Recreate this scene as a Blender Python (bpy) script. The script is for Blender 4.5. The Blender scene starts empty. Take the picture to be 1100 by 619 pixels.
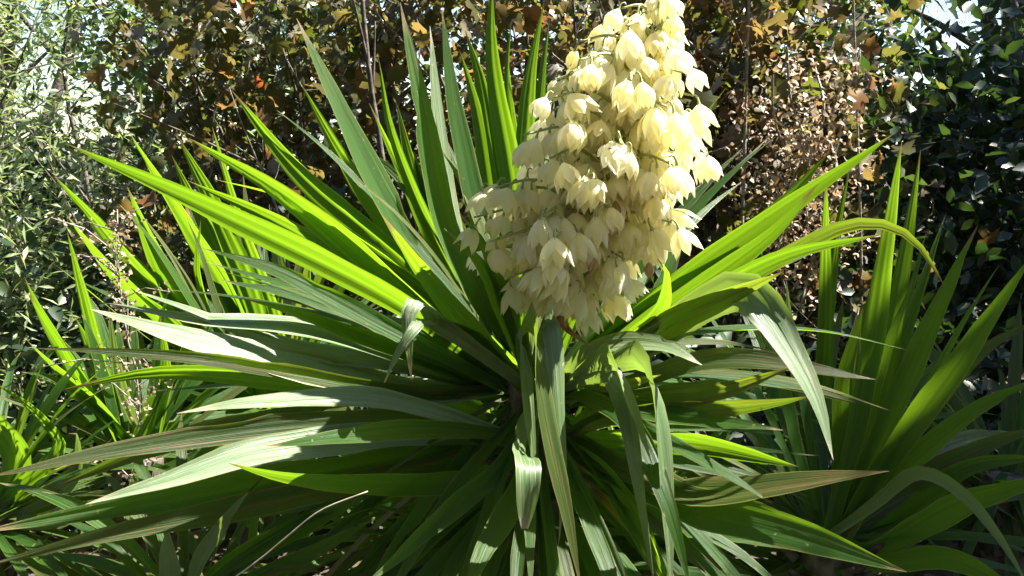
import bpy, math, random
import numpy as np
from mathutils import Vector, Matrix

random.seed(7)
RNG = np.random.default_rng(11)
scene = bpy.context.scene
COL = scene.collection
R = math.radians

# ------------------------------------------------------------------ camera, sky, sun
CAM = Vector((0.0, -1.9, 1.2))
PITCH = R(-8.0)
HFOV = R(52.0)
cam_d = bpy.data.cameras.new("camera")
cam = bpy.data.objects.new("camera", cam_d)
COL.objects.link(cam)
cam.location = CAM
cam.rotation_euler = (R(90) + PITCH, 0, 0)
cam_d.sensor_width = 36.0
cam_d.lens = 18.0 / math.tan(HFOV / 2)
cam_d.clip_start = 0.05
cam_d.clip_end = 2000
scene.camera = cam

SUN = Vector((0.57, 0.10, 0.815)).normalized()      # direction towards the sun: right, a little behind the plant
SUN_EL = math.asin(SUN.z)
SUN_AZ = math.atan2(SUN.x, SUN.y)
world = bpy.data.worlds.new("World")
scene.world = world
world.use_nodes = True
wn = world.node_tree.nodes
wl = world.node_tree.links
sky = wn.new("ShaderNodeTexSky")
sky.sky_type = 'NISHITA'
sky.sun_disc = False
sky.ozone_density = 3.0
sky.dust_density = 0.3
sky.sun_elevation = SUN_EL
sky.sun_rotation = SUN_AZ
wn["Background"].inputs[1].default_value = 0.05
wl.new(sky.outputs[0], wn["Background"].inputs[0])

sun_d = bpy.data.lights.new("sun", 'SUN')
sun_d.energy = 5.0
sun_d.angle = R(0.5)
sun_d.color = (1.0, 0.95, 0.86)
sun = bpy.data.objects.new("sun", sun_d)
COL.objects.link(sun)
sun.rotation_euler = SUN.to_track_quat('Z', 'Y').to_euler()

scene.view_settings.view_transform = 'Standard'
scene.view_settings.look = 'None'
scene.view_settings.gamma = 1.0
scene.view_settings.use_curve_mapping = False
scene.view_settings.exposure = 2.5
scene.cycles.use_denoising = True
scene.cycles.max_bounces = 12
scene.cycles.diffuse_bounces = 8
scene.cycles.transmission_bounces = 10
scene.cycles.sample_clamp_indirect = 12.0

# ------------------------------------------------------------------ pixel helper (photo is 1100 x 619)
FPX = 550.0 / math.tan(HFOV / 2)
FWD = Vector((0, math.cos(PITCH), math.sin(PITCH)))
UPV = Vector((0, -math.sin(PITCH), math.cos(PITCH)))


def at(px, py, y):
    """Point at depth-plane y on the ray through a photo pixel."""
    d = FWD + Vector((1, 0, 0)) * ((px - 550) / FPX) - UPV * ((py - 309.5) / FPX)
    return CAM + d * ((y - CAM.y) / d.y)


# ------------------------------------------------------------------ materials
def new_mat(name):
    m = bpy.data.materials.new(name)
    m.use_nodes = True
    nt = m.node_tree
    nt.nodes.clear()
    return m, nt.nodes, nt.links


def ramp(n, pts):
    r = n.new("ShaderNodeValToRGB")
    els = r.color_ramp.elements
    while len(els) < len(pts):
        els.new(0.5)
    for e, (p, c) in zip(els, pts):
        e.position = p
        e.color = (*c, 1)
    return r


def mixc(n, l, fac, a, b, mode='MIX'):
    m = n.new("ShaderNodeMix")
    m.data_type = 'RGBA'
    m.blend_type = mode
    for sock, v in ((m.inputs[0], fac), (m.inputs[6], a), (m.inputs[7], b)):
        if isinstance(v, (int, float)):
            sock.default_value = v
        elif isinstance(v, tuple):
            sock.default_value = (*v, 1)
        else:
            l.new(v, sock)
    return m.outputs[2]


def mth(n, l, op, a, b=None, clamp=False):
    m = n.new("ShaderNodeMath")
    m.operation = op
    m.use_clamp = clamp
    for sock, v in zip(m.inputs, (a, b)):
        if v is None:
            continue
        if isinstance(v, (int, float)):
            sock.default_value = v
        else:
            l.new(v, sock)
    return m.outputs[0]


def sword_material(name, cols, trans, dead_lo, dead_hi, dead_col, tfac=0.47, rough=0.42, spec=0.34):
    """Long fibrous leaf: lengthwise ribs, pale margin, dry tip, dead streaks."""
    m, n, l = new_mat(name)
    out = n.new("ShaderNodeOutputMaterial")
    uv = n.new("ShaderNodeUVMap")
    sep = n.new("ShaderNodeSeparateXYZ")
    l.new(uv.outputs[0], sep.inputs[0])
    info = n.new("ShaderNodeObjectInfo")
    rnd = info.outputs["Random"]
    off = mth(n, l, 'MULTIPLY', rnd, 91.0)

    def streak(su, sv, detail=3.0):
        c = n.new("ShaderNodeCombineXYZ")
        l.new(mth(n, l, 'MULTIPLY', sep.outputs[0], su), c.inputs[0])
        l.new(mth(n, l, 'MULTIPLY', sep.outputs[1], sv), c.inputs[1])
        l.new(off, c.inputs[2])
        t = n.new("ShaderNodeTexNoise")
        t.inputs["Scale"].default_value = 1.0
        t.inputs["Detail"].default_value = detail
        l.new(c.outputs[0], t.inputs["Vector"])
        return t.outputs[0]
    ribs = streak(42.0, 1.2)
    blot = streak(3.0, 4.0)
    dead = streak(20.0, 3.2, 4.0)
    pleat = streak(8.0, 0.5, 2.0)
    base = ramp(n, [(0.38, cols[0]), (0.53, cols[1]), (0.68, cols[2])])
    l.new(mth(n, l, 'ADD', mth(n, l, 'ADD', mth(n, l, 'MULTIPLY', ribs, 0.35), mth(n, l, 'MULTIPLY', pleat, 0.4)), mth(n, l, 'ADD', mth(n, l, 'MULTIPLY', blot, 0.15), mth(n, l, 'MULTIPLY', rnd, 0.16))), base.inputs[0])
    # dead streaks, stronger towards the tip
    dr = n.new("ShaderNodeMapRange")
    dr.inputs[1].default_value = dead_lo
    dr.inputs[2].default_value = dead_hi
    l.new(mth(n, l, 'ADD', dead, mth(n, l, 'MULTIPLY', mth(n, l, 'POWER', sep.outputs[1], 3.0), 0.07)), dr.inputs[0])
    tip = n.new("ShaderNodeMapRange")
    tip.inputs[1].default_value = 0.955
    tip.inputs[2].default_value = 0.985
    l.new(mth(n, l, 'ADD', sep.outputs[1], mth(n, l, 'ADD', mth(n, l, 'MULTIPLY', mth(n, l, 'POWER', rnd, 3.0), 0.05), mth(n, l, 'MULTIPLY', mth(n, l, 'SUBTRACT', ribs, 0.5), 0.12))), tip.inputs[0])
    edge = n.new("ShaderNodeMapRange")
    edge.inputs[1].default_value = 0.455
    edge.inputs[2].default_value = 0.49
    l.new(mth(n, l, 'ABSOLUTE', mth(n, l, 'SUBTRACT', sep.outputs[0], 0.5)), edge.inputs[0])
    tco = n.new("ShaderNodeTexCoord")
    sp = n.new("ShaderNodeTexNoise")
    sp.inputs["Scale"].default_value = 95.0
    sp.inputs["Detail"].default_value = 1.0
    l.new(tco.outputs["Object"], sp.inputs["Vector"])
    spr = n.new("ShaderNodeMapRange")
    spr.inputs[1].default_value = 0.72
    spr.inputs[2].default_value = 0.77
    l.new(sp.outputs[0], spr.inputs[0])
    df = mth(n, l, 'MAXIMUM', mth(n, l, 'MAXIMUM', mth(n, l, 'MULTIPLY', dr.outputs[0], 0.85), mth(n, l, 'MULTIPLY', spr.outputs[0], 0.6)), mth(n, l, 'MULTIPLY', tip.outputs[0], 0.9), True)
    c1 = mixc(n, l, mth(n, l, 'MULTIPLY', edge.outputs[0], 0.65), base.outputs[0], (0.26, 0.25, 0.07))
    col = mixc(n, l, df, c1, dead_col)
    rr_ = n.new("ShaderNodeMapRange")
    rr_.inputs[1].default_value = 0.35
    rr_.inputs[2].default_value = 0.68
    l.new(mth(n, l, 'ADD', mth(n, l, 'MULTIPLY', ribs, 0.4), mth(n, l, 'MULTIPLY', pleat, 0.6)), rr_.inputs[0])
    tr = mixc(n, l, mth(n, l, 'MULTIPLY', rr_.outputs[0], 0.75), trans, (trans[0] * 0.35, trans[1] * 0.5, trans[2] * 0.4))
    tcol = mixc(n, l, df, tr, (dead_col[0] * 0.7, dead_col[1] * 0.6, dead_col[2] * 0.4))
    bsdf = n.new("ShaderNodeBsdfPrincipled")
    l.new(col, bsdf.inputs["Base Color"])
    l.new(mth(n, l, 'ADD', mth(n, l, 'MULTIPLY', blot, 0.14), rough - 0.07), bsdf.inputs["Roughness"])
    bsdf.inputs["Specular IOR Level"].default_value = spec
    bump = n.new("ShaderNodeBump")
    bump.inputs["Strength"].default_value = 0.6
    bump.inputs["Distance"].default_value = 0.003
    l.new(mth(n, l, 'ADD', ribs, pleat), bump.inputs["Height"])
    l.new(bump.outputs[0], bsdf.inputs["Normal"])
    tb = n.new("ShaderNodeBsdfTranslucent")
    l.new(tcol, tb.inputs[0])
    mx = n.new("ShaderNodeMixShader")
    mx.inputs[0].default_value = tfac
    l.new(bsdf.outputs[0], mx.inputs[1])
    l.new(tb.outputs[0], mx.inputs[2])
    l.new(mx.outputs[0], out.inputs[0])
    return m


def tint_material(name, stops, tstops, tfac=0.4, rough=0.35, attr=None, spec=0.5, scale=1.0):
    """Broad or small leaf whose hue varies leaf by leaf."""
    m, n, l = new_mat(name)
    out = n.new("ShaderNodeOutputMaterial")
    if attr:
        a = n.new("ShaderNodeAttribute")
        a.attribute_name = attr
        v = a.outputs["Fac"]
    else:
        v = n.new("ShaderNodeObjectInfo").outputs["Random"]
        if scale != 1.0:
            v = mth(n, l, 'ADD', mth(n, l, 'MULTIPLY', v, scale), 0.14)
    geo = n.new("ShaderNodeTexCoord")
    t = n.new("ShaderNodeTexNoise")
    t.inputs["Scale"].default_value = 45.0
    t.inputs["Detail"].default_value = 3.0
    l.new(geo.outputs["Object"], t.inputs["Vector"])
    f = mth(n, l, 'ADD', v, mth(n, l, 'MULTIPLY', mth(n, l, 'SUBTRACT', t.outputs[0], 0.5), 0.35), True)
    r1 = ramp(n, stops)
    r2 = ramp(n, tstops)
    l.new(f, r1.inputs[0])
    l.new(f, r2.inputs[0])
    bsdf = n.new("ShaderNodeBsdfPrincipled")
    l.new(r1.outputs[0], bsdf.inputs["Base Color"])
    bsdf.inputs["Roughness"].default_value = rough
    bsdf.inputs["Specular IOR Level"].default_value = spec
    tb = n.new("ShaderNodeBsdfTranslucent")
    l.new(r2.outputs[0], tb.inputs[0])
    mx = n.new("ShaderNodeMixShader")
    mx.inputs[0].default_value = tfac
    l.new(bsdf.outputs[0], mx.inputs[1])
    l.new(tb.outputs[0], mx.inputs[2])
    l.new(mx.outputs[0], out.inputs[0])
    return m


def rough_material(name, c1, c2, scale, rough=0.85, bump=0.5):
    m, n, l = new_mat(name)
    out = n.new("ShaderNodeOutputMaterial")
    tc = n.new("ShaderNodeTexCoord")
    t = n.new("ShaderNodeTexNoise")
    t.inputs["Scale"].default_value = scale
    t.inputs["Detail"].default_value = 6.0
    l.new(tc.outputs["Object"], t.inputs["Vector"])
    r = ramp(n, [(0.35, c1), (0.68, c2)])
    l.new(t.outputs[0], r.inputs[0])
    b = n.new("ShaderNodeBsdfPrincipled")
    b.inputs["Roughness"].default_value = rough
    l.new(r.outputs[0], b.inputs["Base Color"])
    bp = n.new("ShaderNodeBump")
    bp.inputs["Strength"].default_value = bump
    bp.inputs["Distance"].default_value = 0.01
    l.new(t.outputs[0], bp.inputs["Height"])
    l.new(bp.outputs[0], b.inputs["Normal"])
    l.new(b.outputs[0], out.inputs[0])
    return m


TAN = (0.30, 0.22, 0.11)
M_GREEN = sword_material("yucca_green", [(0.013, 0.044, 0.007), (0.025, 0.074, 0.010), (0.052, 0.115, 0.016)], (0.30, 0.52, 0.014), 0.68, 0.74, TAN)
M_OLD = sword_material("yucca_streaked", [(0.022, 0.046, 0.011), (0.042, 0.074, 0.016), (0.085, 0.11, 0.028)], (0.28, 0.40, 0.02), 0.57, 0.64, (0.17, 0.12, 0.05))
M_SHEEN = sword_material("yucca_pale_sheen", [(0.052, 0.105, 0.033), (0.095, 0.16, 0.062), (0.18, 0.24, 0.125)], (0.32, 0.46, 0.06), 0.60, 0.72, (0.34, 0.30, 0.20), 0.30, 0.42, 0.9)  # white sun sheen of these leaves is put into the paler base colour
M_DEAD = sword_material("yucca_dead", [(0.16, 0.10, 0.05), (0.26, 0.18, 0.09), (0.36, 0.27, 0.15)], (0.30, 0.2, 0.08), 0.5, 0.7, (0.10, 0.06, 0.03), 0.25, 0.6)
MATS = {'g': M_GREEN, 'o': M_OLD, 'p': M_SHEEN, 'd': M_DEAD}

AUT = [(0.0, (0.24, 0.22, 0.19)), (0.05, (0.14, 0.13, 0.09)), (0.10, (0.030, 0.040, 0.012)), (0.40, (0.060, 0.062, 0.018)), (0.62, (0.11, 0.075, 0.022)), (0.84, (0.17, 0.065, 0.018)), (1.0, (0.22, 0.035, 0.012))]
AUT_T = [(0.0, (0.30, 0.26, 0.18)), (0.10, (0.12, 0.16, 0.012)), (0.40, (0.17, 0.155, 0.035)), (0.62, (0.25, 0.17, 0.045)), (0.84, (0.34, 0.15, 0.035)), (1.0, (0.45, 0.07, 0.015))]
M_MAPLE = tint_material("maple_leaf", AUT, AUT_T, 0.42, 0.27, scale=0.66)
M_MAPLE_C = tint_material("maple_crown", AUT, AUT_T, 0.42, 0.27, "tint")
PALE = [(0.0, (0.07, 0.11, 0.045)), (0.5, (0.16, 0.21, 0.10)), (1.0, (0.30, 0.34, 0.19))]
PALE_T = [(0.0, (0.16, 0.24, 0.05)), (0.5, (0.32, 0.42, 0.11)), (1.0, (0.48, 0.54, 0.20))]
M_WILLOW = tint_material("willow_crown", PALE, PALE_T, 0.38, 0.36, "tint")
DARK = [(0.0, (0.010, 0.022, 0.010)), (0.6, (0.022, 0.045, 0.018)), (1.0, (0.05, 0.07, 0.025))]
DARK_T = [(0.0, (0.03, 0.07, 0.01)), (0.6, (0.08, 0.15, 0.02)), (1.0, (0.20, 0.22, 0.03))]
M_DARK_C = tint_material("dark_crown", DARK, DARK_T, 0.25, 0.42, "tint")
MID = [(0.0, (0.03, 0.055, 0.018)), (0.6, (0.055, 0.09, 0.028)), (1.0, (0.10, 0.12, 0.04))]
MID_T = [(0.0, (0.10, 0.18, 0.02)), (0.6, (0.18, 0.28, 0.03)), (1.0, (0.32, 0.34, 0.05))]
M_MID_C = tint_material("mid_crown", MID, MID_T, 0.36, 0.4, "tint")
DRY = [(0.0, (0.16, 0.10, 0.06)), (0.5, (0.34, 0.25, 0.17)), (1.0, (0.58, 0.48, 0.37))]
DRY_T = [(0.0, (0.2, 0.12, 0.05)), (0.5, (0.36, 0.25, 0.14)), (1.0, (0.55, 0.45, 0.3))]
M_DRY_C = tint_material("dry_bract", DRY, DRY_T, 0.4, 0.6, "tint", 0.3)
M_LITTER = tint_material("litter_leaf", [(0.0, (0.03, 0.018, 0.01)), (0.5, (0.06, 0.035, 0.016)), (1.0, (0.10, 0.065, 0.03))],
                         [(0.0, (0.03, 0.018, 0.01)), (0.5, (0.06, 0.035, 0.016)), (1.0, (0.10, 0.065, 0.03))], 0.15, 0.5, "tint")
M_BARK = rough_material("bark", (0.035, 0.026, 0.020), (0.12, 0.095, 0.075), 40.0)
M_TWIG = rough_material("pale_twig", (0.12, 0.10, 0.085), (0.30, 0.26, 0.22), 60.0, 0.6)
M_SOIL = rough_material("soil", (0.022, 0.016, 0.011), (0.075, 0.055, 0.036), 14.0, 0.95, 0.8)
M_STALK = rough_material("flower_stalk", (0.22, 0.27, 0.08), (0.38, 0.40, 0.16), 30.0, 0.45, 0.1)
M_PETAL = tint_material("cream_petal", [(0.0, (0.84, 0.80, 0.52)), (0.5, (0.87, 0.84, 0.63)), (1.0, (0.88, 0.86, 0.72))],
                        [(0.0, (0.95, 0.88, 0.52)), (0.5, (0.96, 0.92, 0.64)), (1.0, (0.96, 0.93, 0.74))], 0.62, 0.42, None, 0.35)


# ------------------------------------------------------------------ generic object helpers
def tag(o, label=None, cat=None, group=None, kind=None):
    for k, v in (("label", label), ("category", cat), ("group", group), ("kind", kind)):
        if v:
            o[k] = v
    return o


def empty(name, loc):
    o = bpy.data.objects.new(name, None)
    o.empty_display_size = 0.05
    o.location = loc
    COL.objects.link(o)
    return o


def link(name, mesh, parent=None, mat=None):
    if mat and not mesh.materials:
        mesh.materials.append(mat)
    o = bpy.data.objects.new(name, mesh)
    COL.objects.link(o)
    if parent:
        o.parent = parent
    return o


def mesh_py(name, verts, faces, uvs=None, smooth=True):
    me = bpy.data.meshes.new(name)
    me.from_pydata(verts, [], faces)
    if uvs is not None:
        lay = me.uv_layers.new(name="UVMap")
        idx = np.empty(len(me.loops), dtype=np.int32)
        me.loops.foreach_get("vertex_index", idx)
        lay.data.foreach_set("uv", np.asarray(uvs, dtype=np.float32)[idx].ravel())
    if smooth:
        me.polygons.foreach_set("use_smooth", [True] * len(me.polygons))
    me.update()
    return me


def catmull(pts, m):
    """m points spread evenly by arc length along a smooth curve through pts."""
    p = [pts[0] * 2 - pts[1]] + list(pts) + [pts[-1] * 2 - pts[-2]]
    dense = []
    for i in range(1, len(p) - 2):
        for k in range(16):
            t = k / 16
            dense.append(0.5 * ((2 * p[i]) + (p[i + 1] - p[i - 1]) * t + (2 * p[i - 1] - 5 * p[i] + 4 * p[i + 1] - p[i + 2]) * t * t
                                + (3 * p[i] - p[i - 1] - 3 * p[i + 1] + p[i + 2]) * t ** 3))
    dense.append(pts[-1].copy())
    d = [0.0]
    for a, b in zip(dense, dense[1:]):
        d.append(d[-1] + (b - a).length)
    res, j = [], 0
    for k in range(m):
        s = d[-1] * k / (m - 1)
        while j < len(d) - 2 and d[j + 1] < s:
            j += 1
        f = (s - d[j]) / max(1e-9, d[j + 1] - d[j])
        res.append(dense[j].lerp(dense[j + 1], min(1, f)))
    return res, d[-1]


def tube_geo(verts, faces, pts, radii, sides=6):
    o = len(verts)
    n = len(pts)
    for i, p in enumerate(pts):
        t = (pts[min(i + 1, n - 1)] - pts[max(i - 1, 0)]).normalized()
        a = t.orthogonal().normalized() if i == 0 else (a - t * a.dot(t)).normalized()
        b = t.cross(a)
        for k in range(sides):
            an = 2 * math.pi * k / sides
            verts.append(p + (a * math.cos(an) + b * math.sin(an)) * radii[i])
    for i in range(n - 1):
        for k in range(sides):
            k2 = (k + 1) % sides
            faces.append((o + i * sides + k, o + i * sides + k2, o + (i + 1) * sides + k2, o + (i + 1) * sides + k))
    faces.append(tuple(o + (n - 1) * sides + k for k in range(sides)))


# ------------------------------------------------------------------ sword leaves
def sword_mesh(pts, width, hint, fold=0.22, twist=0.0, roll=0.0, blunt=False, wave=0.0):
    n = 22
    c, length = catmull(pts, n)
    verts, faces, uvs = [], [], []
    cols = 11
    pl = random.uniform(0.02, 0.07)
    pk = random.uniform(7, 12)
    ph = random.uniform(0, 6.28)
    w_prev = None
    nick = random.uniform(0.3, 0.95) if random.random() < 0.35 else None
    nside = random.choice((-1, 1))
    wob = [random.uniform(0, 6.28) for _ in range(3)]
    for i, p in enumerate(c):
        t = i / (n - 1)
        p = p + Vector((math.sin(t * 7 + wob[0]), math.sin(t * 6 + wob[1]), math.sin(t * 8 + wob[2]))) * (0.0035 * t)
        tan = (c[min(i + 1, n - 1)] - c[max(i - 1, 0)]).normalized()
        nv = hint - tan * hint.dot(tan)
        if nv.length < 0.05:
            nv = tan.orthogonal()
        nv.normalize()
        wv = tan.cross(nv)
        if w_prev is not None:
            # follow the previous frame so that sharp bends do not flip the blade
            w_prev = (w_prev - tan * w_prev.dot(tan)).normalized()
            if wv.dot(w_prev) < 0:
                wv = -wv
            wv = (wv * 0.35 + w_prev * 0.65).normalized()
        w_prev = wv.copy()
        nv = wv.cross(tan)
        a = roll + twist * t
        wv2 = wv * math.cos(a) + nv * math.sin(a)
        nv2 = nv * math.cos(a) - wv * math.sin(a)
        prof = (0.55 + 0.45 * min(1, t / 0.5)) * (1 - max(0, (t - 0.45) / 0.55) ** 1.8)
        if blunt:
            prof = (0.7 + 0.3 * min(1, t / 0.4)) * (1 - 0.75 * max(0, (t - 0.75) / 0.25) ** 3)
        hw = max(0.0004, 0.5 * width * prof)
        f = fold * (1.0 - 0.55 * t)
        for k in range(cols):
            u = k / (cols - 1) * 2 - 1
            lift = abs(u) ** 1.3 * f * hw + wave * hw * math.sin(t * 9 + ph + u) * u + pl * hw * math.sin(u * pk + ph + 1.3 * math.sin(t * 5 + ph))
            e = 1.0
            if abs(u) > 0.75:
                e = 1 + 0.05 * math.sin(t * 23 + ph * 3 + u) + random.uniform(-0.03, 0.03)
                if nick is not None and u * nside > 0 and abs(t - nick) < 0.03:
                    e = 0.7
            verts.append(p + wv2 * (u * hw * e) + nv2 * lift)
            uvs.append(((u + 1) / 2, t))
    for i in range(n - 1):
        for k in range(cols - 1):
            q = i * cols + k
            faces.append((q, q + 1, q + cols + 1, q + cols))
    return mesh_py("leaf", verts, faces, uvs), length


HINT = Vector((-0.30, -0.92, -0.16))


def traced(plant, base, tip_dy, pix, wpx, mat='g', hint=None, base_y=0.0, n_end=None, **kw):
    """Leaf from its base point through photo pixels; depth runs from the crown to tip_dy metres off it."""
    org = plant.location
    tot = 0.0
    bp = None
    pts2 = list(pix)
    # pixel of the base for parametrising depth
    rel = base - CAM
    z = rel.dot(FWD)
    bp = (550 + rel.x / z * FPX, 309.5 - rel.dot(UPV) / z * FPX)
    seq = [bp] + pts2
    cum = [0.0]
    for a, b in zip(seq, seq[1:]):
        cum.append(cum[-1] + math.hypot(a[0] - b[0], a[1] - b[1]))
    P3 = [base]
    for s, q in zip(cum[1:], pts2):
        y = base.y + (q[2] if len(q) > 2 else tip_dy * s / cum[-1])
        P3.append(at(q[0], q[1], y))
    h = (hint or HINT).copy()
    k = max(1, len(P3) // 2)
    tan = (P3[min(k + 1, len(P3) - 1)] - P3[k - 1]).normalized()
    nv = (h - tan * h.dot(tan)).normalized()
    view = (CAM - P3[k]).normalized()
    side = tan.cross(nv)
    perp = view.cross(tan).normalized()
    vis = max(0.55, abs(side.dot(perp)))
    width = 0.9 * wpx / FPX * (P3[k] - CAM).length / vis
    width = min(0.075, max(0.016, width))
    P3 = [p - org for p in P3]
    me, ln = sword_mesh(P3, width, h, twist=kw.pop('twist', random.uniform(-0.3, 0.3)), **kw)
    return link("leaf", me, plant, MATS[mat])


def fill_leaf(plant, base, az, el, length, width, droop, mat='g', hint_cam=0.3, **kw):
    """Leaf leaving base at azimuth az (0 = right, 90 = away from camera), elevation el, sagging by droop."""
    org = plant.location
    d = Vector((math.cos(az) * math.cos(el), math.sin(az) * math.cos(el), math.sin(el)))
    pts = []
    for k in range(5):
        t = k / 4
        pts.append(base + d * (length * t) + Vector((0, 0, -1)) * (droop * length * t ** 2.4) - org)
    h = Vector((0, -hint_cam, 1.0)) - Vector((math.cos(az), math.sin(az), 0)) * 0.3
    me, _ = sword_mesh(pts, width, h, twist=random.uniform(-0.5, 0.5), roll=random.uniform(-0.35, 0.35), wave=random.uniform(0, 0.12), **kw)
    return link("leaf", me, plant, MATS[mat])


def yucca(center, label, group="yucca clumps in front of the hedge"):
    p = empty("yucca_plant", Vector((center.x, center.y, 0.0)))
    tag(p, label, "yucca", group)
    # old woody stem with stubs of shed leaves
    v, f = [], []
    top = Vector((0, 0, center.z + 0.02))
    pts = [Vector((0.02, 0.02, -0.05)), Vector((-0.01, 0.0, center.z * 0.5)), top]
    c, _ = catmull(pts, 9)
    tube_geo(v, f, c, [0.075 - 0.02 * i / 8 for i in range(9)], 10)
    for i in range(70):
        z = random.uniform(0.03, center.z)
        a = random.uniform(0, 6.28)
        r = 0.065
        q = Vector((math.cos(a) * r, math.sin(a) * r, z))
        e = q + Vector((math.cos(a) * 0.035, math.sin(a) * 0.035, 0.03))
        tube_geo(v, f, [q, e], [0.014, 0.004], 4)
    link("trunk", mesh_py("trunk", v, f, smooth=False), p, M_BARK)
    return p


# ------------------------------------------------------------------ ground
def build_ground():
    n = 70
    xs = np.sinh(np.linspace(-5.2, 5.2, n)) / math.sinh(5.2) * 400
    v = [(x, y + 2, 0.03 * math.sin(x * 1.7) * math.cos(y * 1.3) * (1 if abs(x) + abs(y) < 30 else 0)) for y in xs for x in xs]
    f = [(j * n + i, j * n + i + 1, (j + 1) * n + i + 1, (j + 1) * n + i) for j in range(n - 1) for i in range(n - 1)]
    tag(link("ground", mesh_py("ground", v, f), None, M_SOIL), kind="structure")


build_ground()


# ------------------------------------------------------------------ scattered foliage
def cloud(name, centers, normals, sizes, shape, tint, parent, mat, kind="stuff"):
    """Many leaf-sized faces joined into one crown. shape: (k,3) outline verts + face list in leaf space."""
    sv, sf = shape
    sv = np.asarray(sv, dtype=np.float32)
    N = len(centers)
    nrm = normals / np.linalg.norm(normals, axis=1, keepdims=True)
    ref = RNG.normal(size=(N, 3))
    u = np.cross(nrm, ref)
    u /= np.linalg.norm(u, axis=1, keepdims=True)
    w = np.cross(nrm, u)
    V = (centers[:, None, :] + sizes[:, None, None] * (sv[None, :, 0:1] * u[:, None, :] + sv[None, :, 1:2] * w[:, None, :] + sv[None, :, 2:3] * nrm[:, None, :]))
    k = len(sv)
    lens = np.array([len(q) for q in sf])
    flat = np.concatenate([np.array(q) for q in sf])
    nl = len(flat)
    loops = (flat[None, :] + (np.arange(N) * k)[:, None]).ravel()
    starts = (np.concatenate([[0], np.cumsum(lens)[:-1]])[None, :] + (np.arange(N) * nl)[:, None]).ravel()
    me = bpy.data.meshes.new(name)
    me.vertices.add(N * k)
    me.vertices.foreach_set("co", V.astype(np.float32).ravel())
    me.loops.add(len(loops))
    me.loops.foreach_set("vertex_index", loops.astype(np.int32))
    me.polygons.add(N * len(sf))
    me.polygons.foreach_set("loop_start", starts.astype(np.int32))
    me.polygons.foreach_set("use_smooth", np.ones(len(me.polygons), dtype=bool))
    me.update(calc_edges=True)
    at_ = me.attributes.new("tint", 'FLOAT', 'POINT')
    at_.data.foreach_set("value", np.repeat(tint.astype(np.float32), k))
    me.validate()
    o = link(name, me, parent, mat)
    o["kind"] = kind
    return o


def maple_shape(seed):
    """Lobed leaf about 1 unit across, cupped, stalk end at the origin."""
    rr = random.Random(seed)
    prof = [(-0.06, -0.48), (0.20, -0.42), (0.34, -0.30), (0.26, -0.16), (0.52, -0.06), (0.36, 0.06), (0.44, 0.24), (0.20, 0.20), (0.14, 0.30), (0.0, 0.56)]
    out = [(x * rr.uniform(0.85, 1.15), y * rr.uniform(0.9, 1.1)) for x, y in prof]
    left = [(-x * rr.uniform(0.85, 1.1), y) for x, y in out[1:-1]][::-1]
    ring = [(0.0, -0.46)] + out[1:] + left
    cup = rr.uniform(-1.1, 1.2)
    v = [(0, 0, 0)] + [(x, y, cup * (x * x) + rr.uniform(-0.05, 0.05) - 0.25 * y * y) for x, y in ring]
    m = len(ring)
    f = [(0, 1 + i, 1 + (i + 1) % m) for i in range(m)]
    return v, f


LANCE = ([(0, -0.5, 0), (0.11, -0.1, 0.03), (0.0, 0.0, -0.02), (-0.11, -0.1, 0.03), (0, 0.5, -0.08)], [(0, 1, 2), (0, 2, 3), (1, 4, 2), (2, 4, 3)])
OVAL = ([(0, -0.5, 0), (0.26, -0.15, 0.05), (0.22, 0.22, 0.05), (0, 0.0, -0.03), (-0.22, 0.22, 0.05), (-0.26, -0.15, 0.05), (0, 0.52, -0.08)],
        [(0, 1, 3), (1, 2, 3), (2, 6, 3), (3, 6, 4), (3, 4, 5), (3, 5, 0)])
NEEDLE = ([(-0.02, -0.5, 0), (0.02, -0.5, 0), (0.0, 0.5, 0.05)], [(0, 1, 2)])
CURL = ([(-0.12, -0.4, 0.1), (0.12, -0.4, 0.1), (0.2, 0.0, -0.12), (-0.2, 0.0, -0.12), (0.1, 0.36, 0.05), (-0.1, 0.36, 0.05), (0.0, 0.42, 0.25)],
        [(0, 1, 2, 3), (3, 2, 4, 5), (5, 4, 6)])


def clumped(n, lo, hi, nclump, sig, top=None, face_bias=0.0):
    """Points gathered in clumps inside a box; returns points, clump ids."""
    lo, hi = np.array(lo), np.array(hi)
    c = lo + (hi - lo) * RNG.random((nclump, 3))
    ids = RNG.integers(0, nclump, n)
    p = c[ids] + RNG.normal(size=(n, 3)) * sig
    keep = p[:, 2] > 0.02
    if top is not None:
        keep &= p[:, 2] < top(p[:, 0], p[:, 1])
    return p[keep], ids[keep], c


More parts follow.
